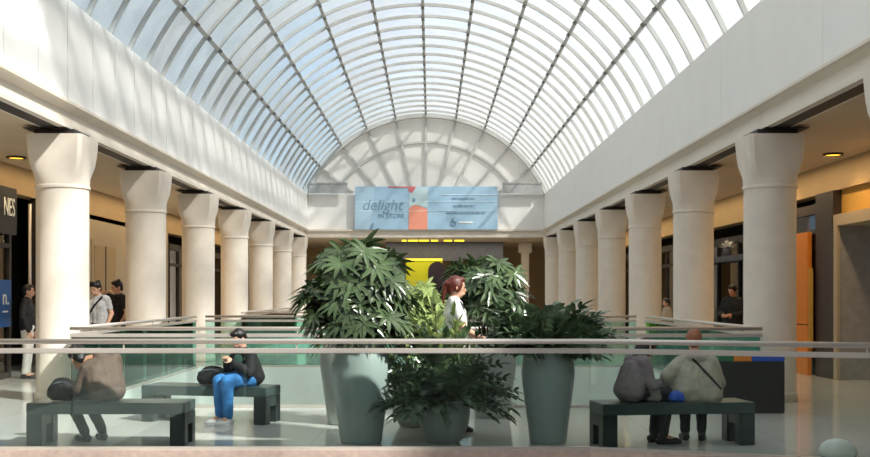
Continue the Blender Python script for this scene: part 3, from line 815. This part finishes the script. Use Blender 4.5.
    # --- shoes
    for q in 'lr':
        s = bmesh.new(); a, to = J['an' + q], J['to' + q]; f = V((to.x - a.x, to.y - a.y, 0)).normalized(); gz = min(a.z - .09, to.z - .03)
        base = V((a.x, a.y, gz)); sx = V((f.y, -f.x, 0)); heel = base - f * .045; tip = V((to.x, to.y, gz)) + f * .03
        caps(s, heel + V((0, 0, .042)), tip + V((0, 0, .036)) - f * .03, .042, .034); ell(s, (heel + tip) / 2 + f * .05 + V((0, 0, .03)), (.046, .1, .03), (sx, f, V((0, 0, 1)))); caps(s, base + V((0, 0, .06)), a, .045, .042)
        so = fuse('shoe', s, .01, 2, M[shoes], root)
        so.data.transform(Matrix.Identity(4))
        for v in so.data.vertices:
            if v.co.z < gz + .004: v.co.z = gz + .004
        sb = bmesh.new(); n_ = 20; ctr = (heel + tip) / 2; hl = (tip - heel).length / 2 + .03
        lo = [sb.verts.new(ctr + f * hl * math.cos(2 * PI * k / n_) + sx * .046 * math.sin(2 * PI * k / n_) + V((0, 0, .001))) for k in range(n_)]
        hi = [sb.verts.new(v.co + V((0, 0, .016))) for v in lo]
        sb.faces.new(lo[::-1]); sb.faces.new(hi)
        for k in range(n_): sb.faces.new((lo[k], lo[(k + 1) % n_], hi[(k + 1) % n_], hi[k]))
        obj('sole', sb, M[shoes], so)
    return root, tp

def wrap_strap(root, tp, pts, frm, m_, name, w=.02, off=.006):
    """lay a strap on the garment: points projected on its mesh from direction frm"""
    bv = BVHTree.FromPolygons([v.co for v in tp.data.vertices], [p.vertices for p in tp.data.polygons]); out = []
    frm = V(frm).normalized()
    for p in pts:
        hit = bv.ray_cast(V(p) + frm * 1.0, -frm)
        if hit[0] is not None: out.append((hit[0] + hit[1] * off, hit[1]))
    bm = bmesh.new(); pr = None
    for i, (q, nn) in enumerate(out):
        d = out[min(i + 1, len(out) - 1)][0] - out[max(0, i - 1)][0]
        s = d.cross(nn).normalized() * w
        ring = [bm.verts.new(q - s), bm.verts.new(q + s), bm.verts.new(q + s - nn * .012), bm.verts.new(q - s - nn * .012)]
        if pr:
            for k in range(4): bm.faces.new((pr[k], pr[(k + 1) % 4], ring[(k + 1) % 4], ring[k]))
        else: bm.faces.new(ring)
        pr = ring
    if pr: bm.faces.new(pr[::-1])
    obj(name, bm, m_, root)

def line(a, b, n=14):
    a, b = V(a), V(b); return [a.lerp(b, i / (n - 1)) for i in range(n)]

def sit(zs=.9, lean=.1, head=(0, .16, 1.1), hands_at=((-.1, .35, .62), (.1, .35, .62)), knees=.42, feet=.38, spread=.1, z=.462, dl=0, kx=0):
    J = dict(pelvis=(0, 0, z + .125), hil=(-.09, .02, z + .1), hir=(.09, .02, z + .1), chest=(0, lean, zs - .1), neck=(0, lean * 1.2 + (head[1] - lean) * .4, zs + .05), head=head)
    for q, s in (('l', -1), ('r', 1)):
        J['kn' + q] = (s * spread + kx, knees, z + .08); J['an' + q] = (s * spread, feet, .09); J['to' + q] = (s * (spread + .02), feet + .15, .03)
        J['sh' + q] = (s * .165, lean * 1.25, zs - (dl if s < 0 else 0))
        w = V(hands_at[0 if s < 0 else 1]); sh = V(J['sh' + q]); mid = sh.lerp(w, .5); L = (w - sh).length
        off = math.sqrt(max(0.0004, .255 ** 2 - (L / 2) ** 2)); dirv = V((s * .6, -.35, -.7)).normalized()
        ax = (w - sh).normalized(); dirv = (dirv - ax * dirv.dot(ax)).normalized(); J['el' + q] = mid + dirv * off; J['wr' + q] = w
    return J

def stand(arms=((-.24, .08, .86), (.24, .08, .86)), head=(0, .03, 1.58)):
    J = dict(pelvis=(0, 0, .93), hil=(-.09, 0, .9), hir=(.09, 0, .9), chest=(0, .01, 1.27), neck=(0, .0, 1.45), head=head)
    for q, s in (('l', -1), ('r', 1)):
        J['kn' + q] = (s * .095, .02, .49); J['an' + q] = (s * .1, -.02, .09); J['to' + q] = (s * .13, .13, .03); J['sh' + q] = (s * .17, 0, 1.39)
        w = V(arms[0 if s < 0 else 1]); sh = V(J['sh' + q]); L = (w - sh).length; off = math.sqrt(max(.0004, .285 ** 2 - min(L / 2, .284) ** 2)); mid = sh.lerp(w, .5)
        dv = V((s * .5, -.5, -.3)); ax = (w - sh).normalized(); dv = (dv - ax * dv.dot(ax)).normalized(); J['el' + q] = mid + dv * off; J['wr' + q] = w
    return J

# man in the brown jacket: bent forward, turned away to the left
J = sit(dl=.08, kx=-.17, zs=.91, lean=.1, head=(-.16, .35, .905), hands_at=((-.07, .38, .62), (.08, .38, .62)), knees=.42, feet=.3)
root, tp = person((P(107, 0, 10.62).x, 10.6, 0), math.radians(42), 'seated person in a brown jacket bent over on the near left bench', J, 'brown', 'darkcloth', 'shoe_dark', 'black_hair', 'skin_tan', 'bushy', coat=.012, head_dir=(0, .8, -.6), hem=.0, scale=.93)
# man in blue jeans, facing the camera's left
J = sit(zs=.87, lean=.08, head=(0, .18, 1.06), hands_at=((-.07, .32, .78), (.07, .32, .78)), knees=.42, feet=.4, spread=.085)
root, tp = person((P(251, 0, 12.45).x, 12.42, 0), math.radians(136), 'seated person in a black jacket and blue jeans looking down on the rear left bench', J, 'black', 'jeans', 'shoe_white', 'black_hair', 'skin', 'short', coat=.012, head_dir=(0, .85, -.5), bulk=1.12, scale=.93)
# person in mauve, bent to the right
J = sit(zs=.89, lean=.08, head=(0.0, .21, 1.02), hands_at=((-.07, .34, .66), (.08, .34, .66)), knees=.42, feet=.36)
root, tp = person((P(628, 0, 10.6).x, 10.55, 0), math.radians(-72), 'seated person in a mauve jacket leaning forward, left half of the right bench', J, 'mauve', 'darkcloth', 'shoe_dark', 'black_hair', 'skin', 'bob', coat=.012, head_dir=(0, .8, -.55), scale=.93)
# person in the beige coat, seen from behind
J = sit(zs=.87, lean=.04, head=(-.02, .08, 1.11), hands_at=((-.27, .1, .56), (.16, .36, .62)), knees=.4, feet=.3, spread=.09)
root, tp = person((P(696, 0, 10.62).x, 10.6, 0), math.radians(-8), 'seated person in a beige coat seen from behind with a dark strap across the back', J, 'beige', 'darkcloth', 'shoe_dark', 'ginger_hair', 'skin', 'short', coat=.045, hood=True, hem=.04, head_dir=(0, .95, -.25), scale=.93)
wrap_strap(root, tp, line((-.05, 0, .93), (.25, 0, .6)), (0, -1, 0), M['black'], 'shoulder_strap', .013)
# red haired woman facing right behind the plants
J = stand(((-.17, .3, 1.02), (.17, .3, 1.02)))
root, tp = person((P(454, 0, 11.6).x, 11.6, 0), math.radians(-80), 'red haired woman in a white top with dark strap, in profile among the plants', J, 'white', 'darkcloth', 'shoe_dark', 'red_hair', 'skin', 'ponytail', sleeve='short', scale=1.0, head_dir=(0, 1, -.12))
wrap_strap(root, tp, [V((.15, .0, 1.43)).lerp(V((.02, 0, 1.15)), i / 13) for i in range(14)], (.8, .5, 0), M['darkcloth'], 'shoulder_strap', .018)
# two visitors by the cream wall
J = stand(((-.22, .1, .87), (.22, .1, .87)), head=(0, .07, 1.57))
root, tp = person((P(98, 0, 19.3).x, 19.3, 0), math.radians(165), 'standing person in grey T-shirt with dark cross-body strap, between left columns', J, 'greycloth', 'darkcloth', 'shoe_dark', 'black_hair', 'skin', 'bushy', sleeve='short', scale=1.03, head_dir=(.15, .95, -.3))
wrap_strap(root, tp, line((-.13, 0, 1.43), (.17, 0, 1.02)), (0, 1, 0), M['black'], 'shoulder_strap', .02)
J = stand(((-.22, .1, .87), (.02, .2, 1.50)), head=(0, .04, 1.58))
root, tp = person((P(119, 0, 19.9).x, 19.9, 0), math.radians(130), 'standing person in black T-shirt raising one hand to the face, by second left column', J, 'black', 'darkcloth', 'shoe_dark', 'black_hair', 'skin', 'bushy', sleeve='short', scale=1.04, head_dir=(0, .95, -.2))
# small figures at the shops
J = stand()
person((P(27, 0, 18.9).x, 18.9, 0), math.radians(-80), 'person in dark jacket and pale trousers half hidden behind the nearest left column', J, 'black', 'white', 'shoe_dark', 'black_hair', 'skin', 'short', scale=.99)
J = stand(((-.1, .28, 1.1), (.1, .28, 1.1)))
person((P(733, 0, 21.5).x, 21.5, 0), math.radians(140), 'person in dark clothes standing in front of the black shop on the right', J, 'black', 'black', 'shoe_dark', 'black_hair', 'skin_tan', 'short', scale=1.0, head_dir=(.1, .9, -.3))
J = stand()
person((P(667, 0, 25.2).x, 25.2, 0), math.radians(100), 'small person in a pale top half hidden between the second and third right columns', J, 'pale', 'darkcloth', 'shoe_dark', 'black_hair', 'skin', 'short', scale=.83)

# ------------------------------------------------------------------ belongings
def bag(name, px, D, z, sz, rz, m_, label, cat, strap=True):
    t = empty(name, (P(px, 0, D).x, D, z), rz); tag(t, label, cat)
    b = bmesh.new(); a, d, h = sz
    ell(b, (0, 0, h * .48), (a * .5, d * .5, h * .5)); ell(b, (-a * .16, 0, h * .36), (a * .36, d * .5, h * .36)); ell(b, (a * .16, 0, h * .33), (a * .36, d * .48, h * .33))
    box(b, (-a * .36, -d * .33, .006), (a * .36, d * .33, h * .4))
    o = fuse('body', b, .014, 4, m_, t, .012)
    for v in o.data.vertices: v.co.z = max(v.co.z, .002)
    if strap:
        s = bmesh.new(); pts = [(a * .3 * math.cos(x), -d * .1, h * .8 + h * .2 * math.sin(x)) for x in [PI * i / 10 for i in range(11)]]
        tube(s, pts, .011, 6); obj('strap', s, m_, t, True)
        s = bmesh.new(); tube(s, [(a * .38 * math.cos(x), -d * .36 - .06 * math.sin(x * 2) ** 2, h * .55 + h * .3 * math.sin(x)) for x in [PI * i / 10 for i in range(11)]], .007, 6); obj('zip', s, M['greywall'], t, True)
    return t
bag('backpack', 63, 10.6, .43, (.30, .22, .23), .1, M['black'], 'black backpack lying on the near left bench beside the brown jacket', 'backpack')
bag('duffel_bag', 214, 12.5, .43, (.42, .24, .22), -.2, M['black'], 'black duffel bag on the rear left bench beside the blue jeans', 'bag')
bag('carrier_bag', 677, 10.46, .43, (.17, .14, .12), 0, M['blue'], 'small bright blue bag on the right bench between the two people', 'bag', False)
bag('handbag', 652, 10.5, .43, (.2, .14, .18), 0, mat('grey_bag', (160, 150, 144), .7, bump=.3), 'crumpled grey bag on the right bench beside the person in mauve', 'bag')
# small green pouch in the hands of the man in jeans
h = bpy.data.objects
c = P(238, 360, 12.2)
t = empty('pouch', c); tag(t, 'small dark green pouch held by the person in blue jeans', 'pouch')
b = bmesh.new(); ell(b, (0, 0, 0), (.055, .04, .07)); box(b, (-.04, -.03, -.06), (.04, .03, .05)); fuse('body', b, .01, 3, M['greenpouch'], t)
b = bmesh.new(); tube(b, [(-.03, 0, .06), (-.02, 0, .09), (.02, 0, .09), (.03, 0, .06)], .005, 6); obj('loop', b, M['black'], t, True)
# pale dome modelled as a stool at the lower right
t = empty('stool', (P(838, 0, 9.72).x, 9.72, 0)); tag(t, 'low pale rounded stool on the floor at the lower right behind the glass', 'stool')
b = bmesh.new(); lathe(b, [(.14, .005), (.17, .03), (.168, .07), (.14, .12), (.09, .155), (.03, .168)], 32, close=True); obj('cushion', b, M['slab'], t, True)
b = bmesh.new(); lathe(b, [(.1, 0), (.1, .004)], 24, close=True); obj('base', b, M['frame'], t)
# white flower display on the black shop shelf
t = empty('flower_display', (WR - .14, 24.9, 2.42)); tag(t, 'small white flower arrangement on the ledge above the black shop', 'flowers')
b = bmesh.new(); lathe(b, [(.06, 0), (.08, .1), (.07, .16)], 16); obj('vase', b, M['greywall'], t, True)
b = bmesh.new()
for i in range(26):
    d = rdir(-.1, 1); leaf(b, V((0, 0, .16)) + d * .08, d, V((0, 0, 1)), .17, .08, .6, 3)
obj('blooms', b, M['white'], t, False, False)

# ------------------------------------------------------------------ closing walls, lights, camera
struct(obj('wall_front', bx((-9, -6.3, -4.6), (9, -6, 5.63)), M['recess']))
sun = bpy.data.lights.new('sun', 'SUN'); sun.energy = 6.8; sun.angle = math.radians(3.2); sun.color = (1, .95, .87)
so = bpy.data.objects.new('sun', sun); COL.objects.link(so)
so.rotation_euler = V((-.55, .42, -.64)).to_track_quat('-Z', 'Y').to_euler()
w = bpy.data.worlds.new('sky'); SC.world = w; w.use_nodes = True
n = w.node_tree.nodes; l = w.node_tree.links
sk = n.new('ShaderNodeTexSky'); sk.sky_type = 'NISHITA'; sk.sun_disc = False; sk.sun_elevation = math.radians(43); sk.sun_rotation = math.radians(118); sk.dust_density = 2.5
bg = n['Background']; bg.inputs['Strength'].default_value = 1.0
tc = n.new('ShaderNodeTexCoord'); cn = n.new('ShaderNodeTexNoise'); cn.inputs['Scale'].default_value = 2.6; cn.inputs['Detail'].default_value = 6
l.new(tc.outputs['Generated'], cn.inputs['Vector'])
cr = n.new('ShaderNodeMapRange'); cr.inputs[1].default_value = .28; cr.inputs[2].default_value = .52; l.new(cn.outputs['Fac'], cr.inputs[0])
sc_ = n.new('ShaderNodeVectorMath'); sc_.operation = 'SCALE'; sc_.inputs['Scale'].default_value = .27; l.new(sk.outputs[0], sc_.inputs[0])
mxc = n.new('ShaderNodeMixRGB'); l.new(cr.outputs[0], mxc.inputs[0]); l.new(sc_.outputs[0], mxc.inputs[1]); mxc.inputs[2].default_value = (.72, .74, .74, 1); l.new(mxc.outputs[0], bg.inputs['Color'])
# soft warm lighting of the aisles
for sgn in (-1, 1):
    a = bpy.data.lights.new('aisle_light', 'AREA'); a.shape = 'RECTANGLE'; a.size = .12; a.size_y = 30; a.energy = 150; a.color = (1, .74, .42)
    ao = bpy.data.objects.new('aisle_light', a); COL.objects.link(ao); ao.location = (AX + sgn * 6.9, 28, 3.84)
a = bpy.data.lights.new('hall_fill', 'AREA'); a.shape = 'RECTANGLE'; a.size = 8; a.size_y = 1.0; a.energy = 95; a.color = (1, .82, .6)  # unseen fill lamp, added to brighten the far hall
ao = bpy.data.objects.new('hall_fill', a); COL.objects.link(ao); ao.location = (AX, 45.6, 3.84)
cam = bpy.data.cameras.new('camera'); cam.lens = 1050 / 870 * 36; cam.sensor_width = 36; cam.shift_x = 4 / 870; cam.shift_y = 66.5 / 870; cam.clip_end = 300
co = bpy.data.objects.new('camera', cam); COL.objects.link(co); co.location = (0, 0, 1.5); co.rotation_euler = (PI / 2, 0, 0)
SC.camera = co
SC.cycles.transparent_max_bounces = 32; SC.cycles.max_bounces = 10; SC.cycles.diffuse_bounces = 6
SC.view_settings.view_transform = 'Standard'; SC.view_settings.look = 'None'; SC.view_settings.gamma = 1
SC.view_settings.exposure = 0.24
